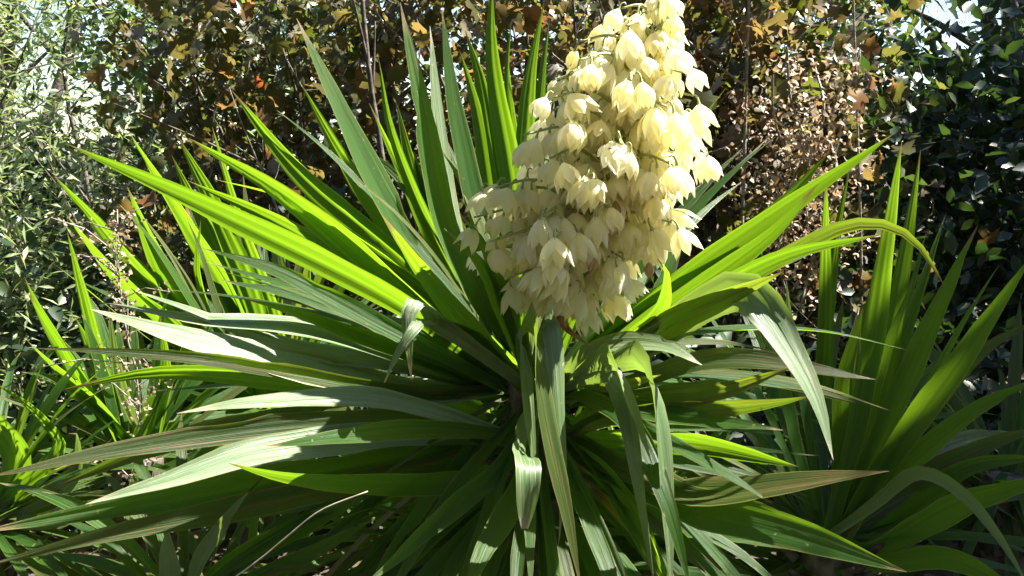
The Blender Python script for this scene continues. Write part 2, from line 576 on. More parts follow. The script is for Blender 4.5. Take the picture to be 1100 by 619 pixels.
def stems(parent, roots, tips, r0, mat, name="trunk", forks=2, sides=6):
    """Tapered, wandering stems with side limbs; one mesh."""
    v, f = [], []
    for a, b in zip(roots, tips):
        a, b = Vector(a), Vector(b)
        L = (b - a).length
        mid = [a.lerp(b, t) + Vector((random.gauss(0, 0.035), random.gauss(0, 0.035), random.gauss(0, 0.02))) * L for t in (0.3, 0.6, 0.8)]
        c, _ = catmull([a] + mid + [b], 14)
        tube_geo(v, f, c, [r0 * (1 - 0.82 * i / 13) for i in range(14)], sides)
        for k in range(forks):
            i = random.randint(4, 11)
            d = Vector((random.uniform(-1, 1), random.uniform(-0.8, 0.8), random.uniform(0.1, 0.9))).normalized()
            l2 = L * random.uniform(0.18, 0.4)
            e = c[i] + d * l2
            m2 = c[i].lerp(e, 0.5) + Vector((random.gauss(0, 0.04), random.gauss(0, 0.04), random.gauss(0, 0.04))) * l2
            c2, _ = catmull([c[i], m2, e], 8)
            r2 = r0 * (1 - 0.82 * i / 13) * 0.55
            tube_geo(v, f, c2, [r2 * (1 - 0.8 * q / 7) for q in range(8)], 5)
    return link(name, mesh_py(name, v, f), parent, mat)


def maple_shrub(x0, x1, y0, y1, h, n, nbig, label, tint_mu, seed):
    loc = Vector(((x0 + x1) / 2, (y0 + y1) / 2, 0))
    p = empty("maple_shrub", loc)
    tag(p, label, "shrub", "autumn maples of the hedge")
    L = np.array(loc)
    nst = 7
    roots = [(random.uniform(-0.25, 0.25), random.uniform(-0.2, 0.2), -0.05) for _ in range(nst)]
    tips = [(random.uniform(x0, x1) - loc.x, random.uniform(y0, y1) - loc.y, h * random.uniform(0.75, 1.0)) for _ in range(nst)]
    stems(p, roots, tips, 0.020, M_BARK, forks=9)
    tw = [(random.uniform(x0, x1) - loc.x, random.uniform(y0 - 0.1, y1) - loc.y, random.uniform(0.4, h * 0.7)) for _ in range(34)]
    stems(p, tw, [(a + random.uniform(-0.35, 0.35), b - random.uniform(0, 0.15), c + random.uniform(0.15, 0.6)) for a, b, c in tw], 0.005, M_TWIG, "twigs", forks=4, sides=5)
    pts, ids, c = clumped(n, (x0, y0, 0.15), (x1, y1, h), 150, 0.13, lambda x, y: h + 0.15 * np.sin(x * 5 + seed))
    hue = tint_mu + RNG.normal(size=150) * 0.13
    tint = np.clip(hue[ids] + RNG.normal(size=len(ids)) * 0.12, 0, 1)
    # the leaves that show largest: the outermost ones on the side of the path
    order = np.argsort(pts[:, 1] + 0.35 * RNG.random(len(pts)))
    vis = [i for i in order if 0.75 < pts[i, 2] < 2.05][:nbig]
    visset = np.zeros(len(pts), bool)
    visset[vis] = True
    shapes = [maple_shape(seed * 10 + k) for k in range(3)]
    big = [mesh_py("maple_leaf", [Vector(q) * 1.0 for q in s[0]], s[1]) for s in shapes]
    for me in big:
        me.materials.append(M_MAPLE)
    for i in vis:
        o = bpy.data.objects.new("leaf", random.choice(big))
        COL.objects.link(o)
        o.parent = p
        q = pts[i] - L
        nv = Vector((random.gauss(0, 0.6), -0.5 + random.gauss(0, 0.6), 0.45 + random.gauss(0, 0.5)))
        o.rotation_euler = (nv.to_track_quat('Z', 'Y').to_matrix() @ Matrix.Rotation(random.uniform(0, 6.28), 3, 'Z')).to_euler()
        s = random.uniform(0.05, 0.105)
        o.location = q
        o.scale = (s, s, s)
    rest = ~visset
    P = pts[rest] - L
    nrm = RNG.normal(size=(len(P), 3)) * 0.9 + np.array([0.1, -0.2, 0.45])
    tint[RNG.random(len(tint)) < 0.10] = 0.0
    sz = RNG.uniform(0.03, 0.08, len(P))
    third = np.arange(len(P)) % 3
    for k in range(1):
        cloud("crown", P, nrm, sz, shapes[k], tint[rest], p, M_MAPLE_C)
    return p


# ------------------------------------------------------------------ hedge and trees behind
maple_shrub(-1.18, -0.35, 1.45, 2.0, 1.95, 3300, 100, "olive brown maple shrub beside the pale green willow", 0.36, 1)
maple_shrub(-0.45, 0.55, 1.5, 2.05, 2.0, 3300, 100, "rusty orange maple shrub behind the cream flower cluster", 0.50, 2)
maple_shrub(0.45, 1.25, 1.5, 2.05, 2.0, 3300, 100, "golden brown maple shrub hung with dried vine", 0.46, 3)


def simple_shrub(name, label, cat, x0, x1, y0, y1, h, n, nclump, sig, size, shape, mat, mu=0.5, zlo=0.1, bias=(0, -0.2, 0.5), group=None, nst=6, r0=0.02, hang=0.0, tsd=0.22):
    loc = Vector(((x0 + x1) / 2, (y0 + y1) / 2, 0))
    p = empty(name, loc)
    tag(p, label, cat, group)
    roots = [(random.uniform(-0.15, 0.15), random.uniform(-0.15, 0.15), -0.05) for _ in range(nst)]
    tips = [(random.uniform(x0, x1) - loc.x, random.uniform(y0, y1) - loc.y, h * random.uniform(0.7, 0.98)) for _ in range(nst)]
    stems(p, roots, tips, r0, M_BARK, forks=6)
    pts, ids, c = clumped(n, (x0, y0, zlo), (x1, y1, h), nclump, sig)
    tint = np.clip(mu + RNG.normal(size=nclump)[ids] * 0.12 + RNG.normal(size=len(ids)) * tsd, 0, 1)
    nrm = RNG.normal(size=(len(pts), 3)) * 0.7 + np.array(bias)
    cloud("crown", pts - np.array(loc), nrm, RNG.uniform(size[0], size[1], len(pts)), shape, tint, p, mat)
    return p


def tree(name, label, cat, x, y, h, r, z0, n, nclump, sig, size, shape, mat, mu=0.5, group=None, r0=0.09, squash=1.0, bias=(0, -0.1, 0.5)):
    """Free-standing tree: trunk with limbs, crown of leaf clumps in an ellipsoid."""
    p = empty(name, (x, y, 0))
    tag(p, label, cat, group)
    tips = [(random.uniform(-r, r) * 0.6, random.uniform(-r, r) * 0.6, h * random.uniform(0.7, 0.95)) for _ in range(5)]
    stems(p, [(random.uniform(-0.05, 0.05), random.uniform(-0.05, 0.05), -0.1) for _ in tips], tips, r0, M_BARK, forks=8, sides=8)
    d = RNG.normal(size=(nclump, 3))
    d /= np.linalg.norm(d, axis=1, keepdims=True)
    rad = RNG.random(nclump) ** 0.45
    c = d * rad[:, None] * np.array([r, r * squash, (h - z0) / 2]) + np.array([0, 0, (h + z0) / 2])
    ids = RNG.integers(0, nclump, n)
    pts = c[ids] + RNG.normal(size=(n, 3)) * sig
    tint = np.clip(mu + RNG.normal(size=nclump)[ids] * 0.14 + RNG.normal(size=n) * 0.18, 0, 1)
    nrm = RNG.normal(size=(n, 3)) * 0.7 + np.array(bias)
    cloud("crown", pts, nrm, RNG.uniform(size[0], size[1], n), shape, tint, p, mat)
    return p


# pale small-leaved willow on the left
simple_shrub("willow_shrub", "pale grey green willow with tiny narrow leaves", "shrub", -2.9, -1.32, 1.0, 1.75, 1.62, 17000, 130, 0.12, (0.035, 0.06), LANCE, M_WILLOW, 0.55, nst=8, r0=0.012)
simple_shrub("willow_shrub", "taller feathery willow with blue sky showing between its twigs", "shrub", -3.6, -1.3, 2.7, 3.6, 2.9, 6000, 80, 0.16, (0.05, 0.08), LANCE, M_WILLOW, 0.4, zlo=0.4, nst=7, r0=0.018)
# dark shaded shrub on the right
simple_shrub("laurel_shrub", "dark glossy shaded shrub behind the upright yucca leaves", "shrub", 1.2, 3.0, 1.5, 2.5, 1.62, 9000, 150, 0.13, (0.05, 0.09), OVAL, M_DARK_C, 0.35, nst=8, r0=0.016)
simple_shrub("laurel_shrub", "low dark undergrowth shrub at the foot of the maples", "shrub", -1.6, 1.4, 1.0, 1.6, 0.75, 6500, 130, 0.11, (0.04, 0.08), OVAL, M_DARK_C, 0.45, nst=9, r0=0.010)
# back row that closes the view to the open ground
for x0_, lb in ((-5.2, "dense privet bush behind the tall willow"), (-2.6, "dense privet bush behind the olive maple"), (-0.1, "dense privet bush behind the rusty maple"), (2.4, "dense privet bush behind the laurel and cedar")):
    simple_shrub("privet_bush", lb, "bush", x0_, x0_ + 2.7, 3.7, 4.4, 1.2 if x0_ < -1 else 1.5, 5500, 120, 0.16, (0.07, 0.11), OVAL, M_DARK_C, 0.5, group="privet bushes of the back row", nst=6, r0=0.016)
# trees farther back
tree("green_tree", "mid green leafy tree rising behind the olive maple", "tree", -1.4, 5.2, 4.2, 1.5, 0.6, 6000, 110, 0.20, (0.07, 0.11), OVAL, M_MID_C, 0.55)
tree("green_tree", "mid green leafy tree hidden behind the rusty maple", "tree", 0.9, 5.4, 4.4, 1.7, 0.6, 12000, 170, 0.20, (0.07, 0.11), OVAL, M_MID_C, 0.45)
tree("cedar_tree", "bluish dark cedar showing patches of sky past the laurel", "tree", 3.2, 4.6, 4.6, 1.3, 0.5, 26000, 150, 0.17, (0.08, 0.13), NEEDLE, M_DARK_C, 0.8)
tree("shade_tree", "tall dark broadleaf tree shading the laurel", "tree", 5.1, 2.5, 5.8, 1.25, 2.8, 9000, 120, 0.24, (0.09, 0.14), OVAL, M_DARK_C, 0.4, r0=0.14)
tree("shade_tree", "slender tall broadleaf tree shading the foot of the upright yucca", "tree", 3.95, 0.5, 4.7, 0.8, 3.3, 9000, 100, 0.13, (0.09, 0.14), OVAL, M_DARK_C, 0.4, r0=0.11)
tree("willow_tree", "tall pale willow far beyond the hedge", "tree", -4.6, 7.5, 5.5, 2.0, 0.4, 5500, 90, 0.26, (0.09, 0.14), LANCE, M_WILLOW, 0.45)

for (x_, y_, r_), lb in zip(((-5.2, -1.2, 2.2), (-3.2, -5.6, 2.9), (1.4, -6.2, 2.9), (5.8, -5.2, 2.9)),
                            ("broad unseen tree added at the left to dim the sky light", "broad unseen tree added behind the camera on the left", "broad unseen tree added straight behind the camera", "broad unseen tree added behind the camera on the right")):
    tree("unseen_tree", lb, "tree", x_, y_, 8.0, r_, 0.6, 6000, 150, 0.35, (0.25, 0.42), OVAL, M_MID_C, 0.3, "unseen trees added to dim the sky light", r0=0.2)  # out of view, added to block sky light from the front and left

# bare stems standing in front of the maples
def bare_stem(label, pix, y, r, mat=M_BARK, twigs=4):
    pts = [at(a, b, y) for a, b in pix]
    foot = Vector((pts[0].x, pts[0].y, 0))
    p = empty("bare_sapling", foot)
    tag(p, label, "sapling", "bare stems in the hedge")
    pts = [Vector((0, 0, -0.03))] + [q - foot for q in pts]
    c, L = catmull(pts, 20)
    v, f = [], []
    tube_geo(v, f, c, [r * (1 - 0.55 * i / 19) for i in range(20)], 7)
    st = link("stem", mesh_py("stem", v, f), p, mat)
    for k in range(twigs):
        i = random.randint(9, 18)
        e = c[i] + Vector((random.uniform(-0.35, 0.35), random.uniform(-0.1, 0.1), random.uniform(0.05, 0.3)))
        m = c[i].lerp(e, 0.5) + Vector((0, 0, random.uniform(-0.04, 0.04)))
        v, f = [], []
        cc, _ = catmull([c[i], m, e], 8)
        tube_geo(v, f, cc, [r * 0.45 * (1 - 0.7 * q / 7) for q in range(8)], 5)
        link("twig", mesh_py("twig", v, f), p, mat)


bare_stem("dark bare sapling stem behind the upright yucca leaves", [(425, 330), (412, 180), (398, 90), (388, -10), (380, -80)], 1.25, 0.013)
bare_stem("thin dark bare stem leaning across the olive maple", [(560, 330), (505, 160), (450, 30), (420, -60)], 1.4, 0.009)
bare_stem("thin pale bare stem hanging amid the dried vine", [(925, 330), (921, 130), (917, 10), (915, -50)], 1.35, 0.006, M_TWIG, 2)
bare_stem("grey bare stem beside the cream flower cluster", [(795, 300), (800, 150), (803, 40), (806, -40)], 1.4, 0.009, M_TWIG, 3)
bare_stem("knotty dark limb at the willow's edge", [(255, 330), (215, 150), (210, 60), (222, -60)], 1.9, 0.022, M_BARK, 5)


# dried vine: pale curled bracts along wandering strings
def dried_vine(label, strands, y, n_per, size, spread, mu=0.6):
    p0 = at(strands[0][-1][0], strands[0][-1][1], y)
    loc = Vector((p0.x, y, 0))
    p = empty("dried_vine", loc)
    tag(p, label, "dried vine")
    v, f = [], []
    pts = []
    for s in strands:
        q = [at(a, b, y + random.uniform(-0.05, 0.05)) - loc for a, b in s]
        c, L = catmull(q, 24)
        tube_geo(v, f, c, [0.004] * 24, 5)
        for k in range(int(n_per * L)):
            i = random.randint(0, 23)
            pts.append(c[i] + Vector((random.gauss(0, spread), random.gauss(0, spread), random.gauss(0, spread))))
    link("stem", mesh_py("stem", v, f), p, M_TWIG)
    P = np.array(pts)
    o = cloud("bracts", P, RNG.normal(size=(len(P), 3)), RNG.uniform(size[0], size[1], len(P)), CURL, np.clip(RNG.normal(mu, 0.25, len(P)), 0, 1), p, M_DRY_C)


dried_vine("dried pale vine with curled papery bracts over the golden maple",
           [[(845, 50), (850, 110), (868, 160), (866, 230), (880, 300)], [(875, 70), (885, 120), (868, 180), (840, 240)], [(830, 80), (832, 130), (855, 200), (835, 270), (850, 330)],
            [(905, 90), (890, 140), (900, 190), (880, 250), (860, 330)], [(790, 160), (820, 180), (850, 210), (830, 300)]], 1.28, 480, (0.014, 0.036), 0.065)


def dried_weed(label, pix, y, n):
    base = at(*pix[0], y)
    p = empty("dried_weed", (base.x, y, 0))
    tag(p, label, "dried weed")
    loc = p.location
    q = [Vector((0, 0, -0.02))] + [at(a, b, y) - loc for a, b in pix]
    c, L = catmull(q, 26)
    v, f = [], []
    tube_geo(v, f, c, [0.0035 * (1 - 0.6 * i / 25) for i in range(26)], 5)
    pts = []
    for k in range(22):
        i = random.randint(12, 24)
        e = c[i] + Vector((random.gauss(0, 0.07), random.gauss(0, 0.05), random.uniform(0.0, 0.09)))
        tube_geo(v, f, [c[i], c[i].lerp(e, 0.5) + Vector((0, 0, 0.015)), e], [0.0016, 0.0013, 0.001], 4)
        for j in range(n // 30):
            pts.append(c[i].lerp(e, random.random()) + Vector((random.gauss(0, 0.012), random.gauss(0, 0.012), random.gauss(0, 0.012))))
    for k in range(n // 4):
        i = random.randint(16, 25)
        pts.append(c[i] + Vector((random.gauss(0, 0.012), random.gauss(0, 0.012), random.gauss(0, 0.02))))
    link("stem", mesh_py("stem", v, f), p, M_TWIG)
    P = np.array(pts)
    cloud("seed_husks", P, RNG.normal(size=(len(P), 3)), RNG.uniform(0.008, 0.017, len(P)), CURL, np.clip(RNG.normal(0.6, 0.2, len(P)), 0, 1), p, M_DRY_C)


dried_weed("dried weed with pinkish seed husks among the narrow yucca leaves", [(150, 440), (138, 370), (128, 300), (126, 225)], 0.12, 420)

# leaf litter on the soil
NL = 5000
lit = np.stack([RNG.uniform(-3.5, 3.5, NL), RNG.uniform(-1.2, 2.6, NL), RNG.uniform(0.03, 0.06, NL)], 1)

tag(cloud("leaf_litter", lit, RNG.normal(size=(NL, 3)) * 0.35 + np.array([0, 0, 1.0]), RNG.uniform(0.03, 0.09, NL), maple_shape(77), RNG.random(NL), None, M_LITTER),
    "brown fallen leaves covering the soil", "leaf litter")

# ------------------------------------------------------------------ main yucca
MC = at(574, 420, 0.0)
main = yucca(MC, "large yucca carrying the drooping cream flower cluster")


def B(dx=0.0, dz=0.0, dy=0.0):
    return MC + Vector((dx, dy, dz))


b_up = B(-0.03, 0.03, 0.03)
b_l = B(-0.05, 0.0, -0.01)
b_r = B(0.05, 0.0, -0.01)
b_f = B(0.0, 0.0, -0.06)
b_lo = B(-0.02, -0.08, -0.03)
b_rlo = B(0.04, -0.08, -0.03)
LHINT = Vector((0.45, -0.5, 0.8))
SH = Vector((0.52, -0.40, 0.75))
# name, base, tip depth, pixels, width, material, extra
T = [
    # long leaves to the upper left
    (b_l, -0.25, [(430, 325), (250, 235), (72, 153)], 33, 'g', {}),
    (b_l, -0.12, [(440, 320), (330, 228), (202, 147)], 31, 'g', {}),
    (b_l, 0.06, [(420, 315), (300, 238), (200, 193)], 25, 'g', {}),
    (b_up, 0.05, [(440, 290), (330, 192), (248, 98)], 30, 'g', {}),
    (b_up, 0.0, [(450, 280), (372, 130), (317, 22)], 32, 'g', {'hint': Vector((0.55, -0.6, 0.5))}),
    (b_up, 0.1, [(460, 300), (378, 185), (321, 88)], 22, 'g', {}),
    (b_up, 0.12, [(480, 250), (449, 100), (432, 5)], 28, 'g', {'hint': Vector((0.5, -0.7, 0.3))}),
    (b_up, 0.2, [(490, 250), (468, 120), (461, 28)], 19, 'p', {'hint': Vector((0.6, -0.6, 0.3))}),
    (b_up, 0.1, [(516, 240), (491, 120), (474, 12)], 25, 'g', {'hint': Vector((0.5, -0.7, 0.3))}),
    (b_up, 0.15, [(535, 260), (513, 130), (494, 56)], 23, 'g', {}),
    (b_up, 0.18, [(540, 230), (518, 100), (498, 32)], 27, 'g', {}),
    (b_up, 0.16, [(552, 220), (531, 70), (529, -25)], 27, 'g', {}),
    (b_up, 0.28, [(556, 210), (546, 90), (551, 22)], 16, 'g', {}),
    (b_up, 0.2, [(562, 210), (572, 80), (584, 2)], 27, 'g', {}),
    (b_up, 0.26, [(572, 210), (581, 95), (592, 18)], 19, 'g', {}),
    (b_up, 0.16, [(480, 280), (424, 150), (404, 58)], 15, 'g', {}),
    (b_up, 0.22, [(485, 300), (432, 190), (398, 112)], 15, 'g', {}),
    (b_up, 0.2, [(500, 310), (452, 205), (424, 106)], 20, 'g', {}),
    (b_up, 0.1, [(540, 330), (515, 240), (505, 150)], 24, 'g', {}),
    (b_up, 0.22, [(545, 330), (530, 240), (520, 170)], 24, 'g', {}),
    (b_up, 0.15, [(510, 330), (470, 240), (445, 160)], 24, 'g', {}),
    (b_f, -0.22, [(545, 395), (470, 308), (407, 232)], 28, 'g', {}),
    (b_f, -0.1, [(560, 380), (518, 288), (478, 243)], 20, 'g', {}),
    (b_f, -0.12, [(556, 360), (520, 265), (490, 225)], 18, 'g', {}),
    # left, near the horizontal
    (b_l, -0.2, [(440, 365), (310, 298), (215, 266)], 22, 'g', {'hint': Vector((0.1, -0.75, 0.6))}),
    (b_l, -0.15, [(450, 385), (340, 345), (258, 322)], 22, 'g', {'hint': Vector((0.1, -0.75, 0.6))}),
    (b_l, -0.05, [(450, 375), (330, 320), (240, 300)], 24, 'g', {'hint': Vector((0.1, -0.75, 0.6))}),
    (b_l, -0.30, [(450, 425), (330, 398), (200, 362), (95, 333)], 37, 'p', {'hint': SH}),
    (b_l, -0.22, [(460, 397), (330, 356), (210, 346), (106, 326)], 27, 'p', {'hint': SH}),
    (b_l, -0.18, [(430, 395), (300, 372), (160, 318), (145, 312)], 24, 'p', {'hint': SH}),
    (b_l, -0.35, [(430, 420), (250, 388), (140, 379), (38, 377)], 19, 'o', {'hint': Vector((-0.1, -0.9, 0.2))}),
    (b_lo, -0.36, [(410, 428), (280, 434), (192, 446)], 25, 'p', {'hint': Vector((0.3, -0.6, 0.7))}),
    (b_lo, -0.38, [(460, 452), (290, 460), (130, 481), (-15, 512)], 30, 'o', {'hint': Vector((-0.1, -0.85, 0.3))}),
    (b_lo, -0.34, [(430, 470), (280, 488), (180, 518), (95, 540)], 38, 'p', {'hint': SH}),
    (b_lo, -0.46, [(480, 464), (370, 467), (288, 480)], 25, 'g', {'hint': Vector((0.3, -0.6, 0.7))}),
    (b_lo, -0.42, [(530, 510), (440, 520), (330, 514), (246, 498)], 24, 'g', {}),
    (b_lo, -0.25, [(480, 480), (300, 512), (130, 545), (-30, 575)], 34, 'g', {'hint': Vector((-0.1, -0.9, 0.15))}),
    (b_lo, -0.30, [(500, 490), (300, 535), (150, 568), (-20, 610)], 30, 'o', {'hint': Vector((-0.1, -0.9, 0.15))}),
    (b_lo, -0.1, [(500, 470), (350, 455), (200, 470), (60, 520)], 34, 'o', {}),
    (b_lo, -0.15, [(480, 430), (330, 410), (180, 400), (70, 420)], 26, 'g', {}),
    # bent leaf with hanging pale tip, left of centre
    (b_f, -0.2, [(520, 370), (480, 350), (452, 325, -0.24), (440, 345, -0.27), (443, 408, -0.28)], 20, 'p', {}),
    (b_f, -0.2, [(510, 372), (470, 345), (448, 350, -0.26), (425, 380, -0.28), (411, 410, -0.28)], 20, 'p', {}),
    # towards the camera and down
    (b_f, -0.4, [(560, 352, -0.16), (573, 350, -0.22), (585, 440, -0.28), (605, 540, -0.30), (622, 632, -0.30)], 25, 'o', {'hint': Vector((0.8, -0.6, 0.2))}),
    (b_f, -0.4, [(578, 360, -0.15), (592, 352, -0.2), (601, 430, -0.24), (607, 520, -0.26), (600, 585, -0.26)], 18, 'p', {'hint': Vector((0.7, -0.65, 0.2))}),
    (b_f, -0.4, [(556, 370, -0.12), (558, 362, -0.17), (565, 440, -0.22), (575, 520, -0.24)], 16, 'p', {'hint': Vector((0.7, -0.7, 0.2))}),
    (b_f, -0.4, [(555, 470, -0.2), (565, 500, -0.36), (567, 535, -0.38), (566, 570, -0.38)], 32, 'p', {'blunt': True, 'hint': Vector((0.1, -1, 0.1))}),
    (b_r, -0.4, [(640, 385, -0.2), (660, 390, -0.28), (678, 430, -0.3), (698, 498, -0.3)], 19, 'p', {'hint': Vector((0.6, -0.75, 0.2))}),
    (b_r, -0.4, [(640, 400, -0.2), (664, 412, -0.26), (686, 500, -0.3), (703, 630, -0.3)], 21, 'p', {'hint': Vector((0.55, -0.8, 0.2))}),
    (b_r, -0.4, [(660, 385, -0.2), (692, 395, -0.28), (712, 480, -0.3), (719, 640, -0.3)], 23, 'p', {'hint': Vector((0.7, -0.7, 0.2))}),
    (b_r, -0.35, [(670, 450, -0.2), (715, 540, -0.33), (745, 640, -0.36)], 28, 'g', {'hint': Vector((0.1, -0.9, 0.3))}),
    (b_f, -0.35, [(540, 500), (470, 560), (385, 630)], 26, 'g', {}),
    (b_f, -0.4, [(560, 520), (520, 590), (500, 660)], 30, 'g', {}),
    (b_rlo, -0.25, [(640, 500), (690, 570), (730, 650)], 30, 'g', {}),
    # right
    (b_r, 0.02, [(640, 368), (745, 290), (860, 212), (962, 141)], 35, 'g', {'hint': Vector((0.1, -0.85, -0.35))}),
    (b_r, 0.05, [(660, 350), (745, 295), (835, 222), (892, 163)], 25, 'g', {'hint': Vector((0.1, -0.85, -0.35))}),
    (b_r, -0.05, [(650, 380), (735, 318), (830, 250), (880, 200)], 26, 'g', {'hint': Vector((0.1, -0.85, -0.35))}),
    (b_r, 0.25, [(680, 290), (755, 200), (797, 158)], 18, 'g', {}),
    (b_r, 0.3, [(690, 300), (755, 228), (797, 194)], 14, 'p', {}),
    (b_r, 0.2, [(690, 370), (715, 300), (745, 220)], 24, 'g', {}),
    (b_r, -0.1, [(700, 345), (715, 300, -0.1), (706, 280, -0.12)], 24, 'g', {}),
    (b_r, -0.12, [(660, 395), (760, 322), (830, 284), (900, 246), (950, 241), (985, 262), (1012, 306)], 21, 'o', {'hint': Vector((0.0, -0.85, -0.2))}),
    (b_r, -0.15, [(650, 390), (745, 325), (840, 275), (950, 254)], 22, 'g', {'hint': Vector((0.0, -0.85, -0.2))}),
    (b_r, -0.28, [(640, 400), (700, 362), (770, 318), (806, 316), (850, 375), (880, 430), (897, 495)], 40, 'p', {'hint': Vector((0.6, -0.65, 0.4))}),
    (b_r, -0.2, [(650, 385), (720, 345), (780, 318), (840, 290)], 42, 'o', {'hint': Vector((0.0, -0.85, -0.2))}),
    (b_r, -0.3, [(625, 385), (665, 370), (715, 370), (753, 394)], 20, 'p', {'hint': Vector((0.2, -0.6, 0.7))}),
    (b_r, -0.3, [(622, 412), (660, 414), (712, 404)], 17, 'o', {'hint': Vector((0.0, -0.9, 0.4))}),
    (b_r, -0.2, [(650, 420), (760, 388), (850, 390), (942, 407)], 25, 'o', {'hint': Vector((-0.1, -0.8, 0.6))}),
    (b_r, -0.2, [(660, 430), (750, 425), (850, 395)], 26, 'o', {'hint': Vector((-0.1, -0.8, 0.6))}),
    (b_rlo, -0.2, [(650, 440), (740, 448), (843, 464)], 26, 'g', {'hint': Vector((-0.1, -0.8, 0.6))}),
    (b_rlo, -0.15, [(650, 450), (760, 440), (870, 425)], 24, 'o', {}),
    (b_rlo, -0.32, [(640, 490), (740, 528), (850, 519), (953, 508)], 38, 'o', {'hint': Vector((-0.1, -0.7, 0.7))}),
    (b_rlo, -0.38, [(630, 490), (740, 543), (860, 573), (973, 614)], 46, 'g', {'hint': Vector((-0.1, -0.7, 0.7))}),
    (b_rlo, -0.1, [(660, 470), (760, 480), (860, 500)], 26, 'g', {}),
]
for base, dy, pix, w, mk, kw in T:
    j = Vector((random.uniform(-0.012, 0.012), random.uniform(-0.012, 0.012), random.uniform(-0.012, 0.012)))
    traced(main, base + j, dy, pix, w, mk, fold=random.uniform(0.22, 0.48), **kw)


def fibre(plant, pix, y, r=0.0011):
    v, f = [], []
    c, _ = catmull([at(a, b, y + random.uniform(-0.01, 0.01)) - plant.location for a, b in pix], 16)
    tube_geo(v, f, c, [r] * 16, 4)
    link("dry_fibre", mesh_py("dry_fibre", v, f), plant, M_DRYF)


M_DRYF = rough_material("dry_fibre", (0.35, 0.30, 0.22), (0.55, 0.50, 0.40), 50.0, 0.5, 0.1)
fibre(main, [(245, 625), (280, 600), (310, 575), (345, 548), (395, 528)], -0.42, 0.0011)

def fill(plant, c, n, rng_el, rng_len, droop, front_max=10, skip=None, wid=(0.024, 0.040), old=0.25, az_rng=(0, 360)):
    for i in range(n):
        az = R((i * 137.5 + random.uniform(-12, 12)) % 360)
        if not (az_rng[0] <= math.degrees(az) <= az_rng[1]):
            continue
        t = i / max(1, n - 1)
        el = rng_el[0] + (rng_el[1] - rng_el[0]) * t + random.uniform(-6, 6)
        toward = -math.sin(az)
        if toward > 0.45 and el > front_max:
            continue
        if toward > 0.1 and plant is main and random.random() < 0.35:
            continue
        ln = random.uniform(*rng_len) * (0.8 if toward > 0.5 else 1.0)
        mk = 'd' if (el < -35 and random.random() < 0.2) else ('o' if random.random() < old else 'g')
        fill_leaf(plant, c + Vector((math.cos(az) * 0.04, math.sin(az) * 0.04, random.uniform(-0.06, 0.03) + 0.001 * el)), az, R(el), ln, random.uniform(*wid), droop * random.uniform(0.4, 1.3), mk, fold=random.uniform(0.15, 0.35))


fill(main, MC, 150, (68, -40), (0.48, 0.74), 0.22, front_max=-12, wid=(0.02, 0.036))
fill(main, MC + Vector((0, 0, -0.12)), 100, (5, -50), (0.42, 0.66), 0.2, front_max=-10, wid=(0.02, 0.033))
fill(main, MC + Vector((0, 0, -0.28)), 90, (20, -40), (0.40, 0.60), 0.2, front_max=0, wid=(0.02, 0.033), old=0.1)

# ------------------------------------------------------------------ yucca clumps to the right
RC = at(892, 590, 0.05)
ry = yucca(RC, "flowerless yucca with tall upright leaves before the dark laurel")
rb = RC
RH = Vector((-0.35, -0.85, 0.0))
for dy, pix, w, mk in [
    (0.05, [(925, 440), (950, 280), (971, 153)], 30, 'g'), (0.1, [(935, 470), (970, 275), (990, 163)], 27, 'g'),
    (-0.02, [(930, 500), (1000, 350), (1051, 241)], 31, 'g'), (0.16, [(930, 470), (985, 320), (1019, 230)], 19, 'g'),
    (0.2, [(925, 470), (972, 335), (996, 250)], 17, 'g'), (-0.12, [(950, 500), (1035, 378), (1112, 275)], 36, 'g'),
    (-0.02, [(960, 490), (1050, 382), (1120, 340)], 26, 'o'), (-0.1, [(950, 520), (1040, 445), (1125, 408)], 26, 'g'),
    (-0.28, [(940, 540), (985, 507), (1035, 530), (1075, 580), (1105, 632)], 20, 'p'),
    (-0.15, [(940, 590), (1040, 538), (1135, 508)], 36, 'g'), (-0.2, [(940, 605), (1020, 600), (1110, 640)], 30, 'g'),
    (0.1, [(960, 530), (1050, 480), (1130, 455)], 26, 'o'), (0.2, [(950, 510), (1040, 470), (1110, 470)], 22, 'p'),
    (0.0, [(960, 560), (1040, 500), (1130, 490)], 26, 'g'), (0.25, [(930, 480), (1000, 400), (1060, 360)], 20, 'g'),
    (0.05, [(905, 480), (908, 400), (925, 330)], 28, 'g'),
]:
    traced(ry, rb + Vector((random.uniform(-0.02, 0.02), random.uniform(-0.02, 0.02), random.uniform(-0.03, 0.03))), dy, pix, w * 0.86, mk, hint=RH, fold=random.uniform(0.25, 0.5))
fill(ry, RC, 90, (75, -35), (0.4, 0.66), 0.2, front_max=-10, az_rng=(0, 150), wid=(0.018, 0.032), old=0.35)
fill(ry, RC, 50, (30, -40), (0.4, 0.55), 0.2, front_max=-15, wid=(0.018, 0.032), old=0.35)

NC = at(872, 520, 0.35)
ny = yucca(NC, "slim young yucca with narrow upright leaves beside the dried vine")
for dy, pix, w, mk in [(0.05, [(882, 440), (888, 300), (889, 188)], 19, 'g'), (0.1, [(878, 440), (893, 300), (913, 178)], 17, 'g'),
                       (0.0, [(900, 440), (920, 370), (935, 300)], 14, 'g'), (0.1, [(862, 440), (850, 370), (846, 300)], 13, 'p'), (-0.05, [(880, 460), (905, 420), (925, 395)], 14, 'p'),
                       (0.0, [(860, 450), (835, 400), (815, 370)], 16, 'o')]:
    traced(ny, NC + Vector((random.uniform(-0.015, 0.015), 0, 0)), dy, pix, w, mk, hint=RH)
fill(ny, NC, 30, (75, -20), (0.3, 0.48), 0.25, wid=(0.022, 0.034))

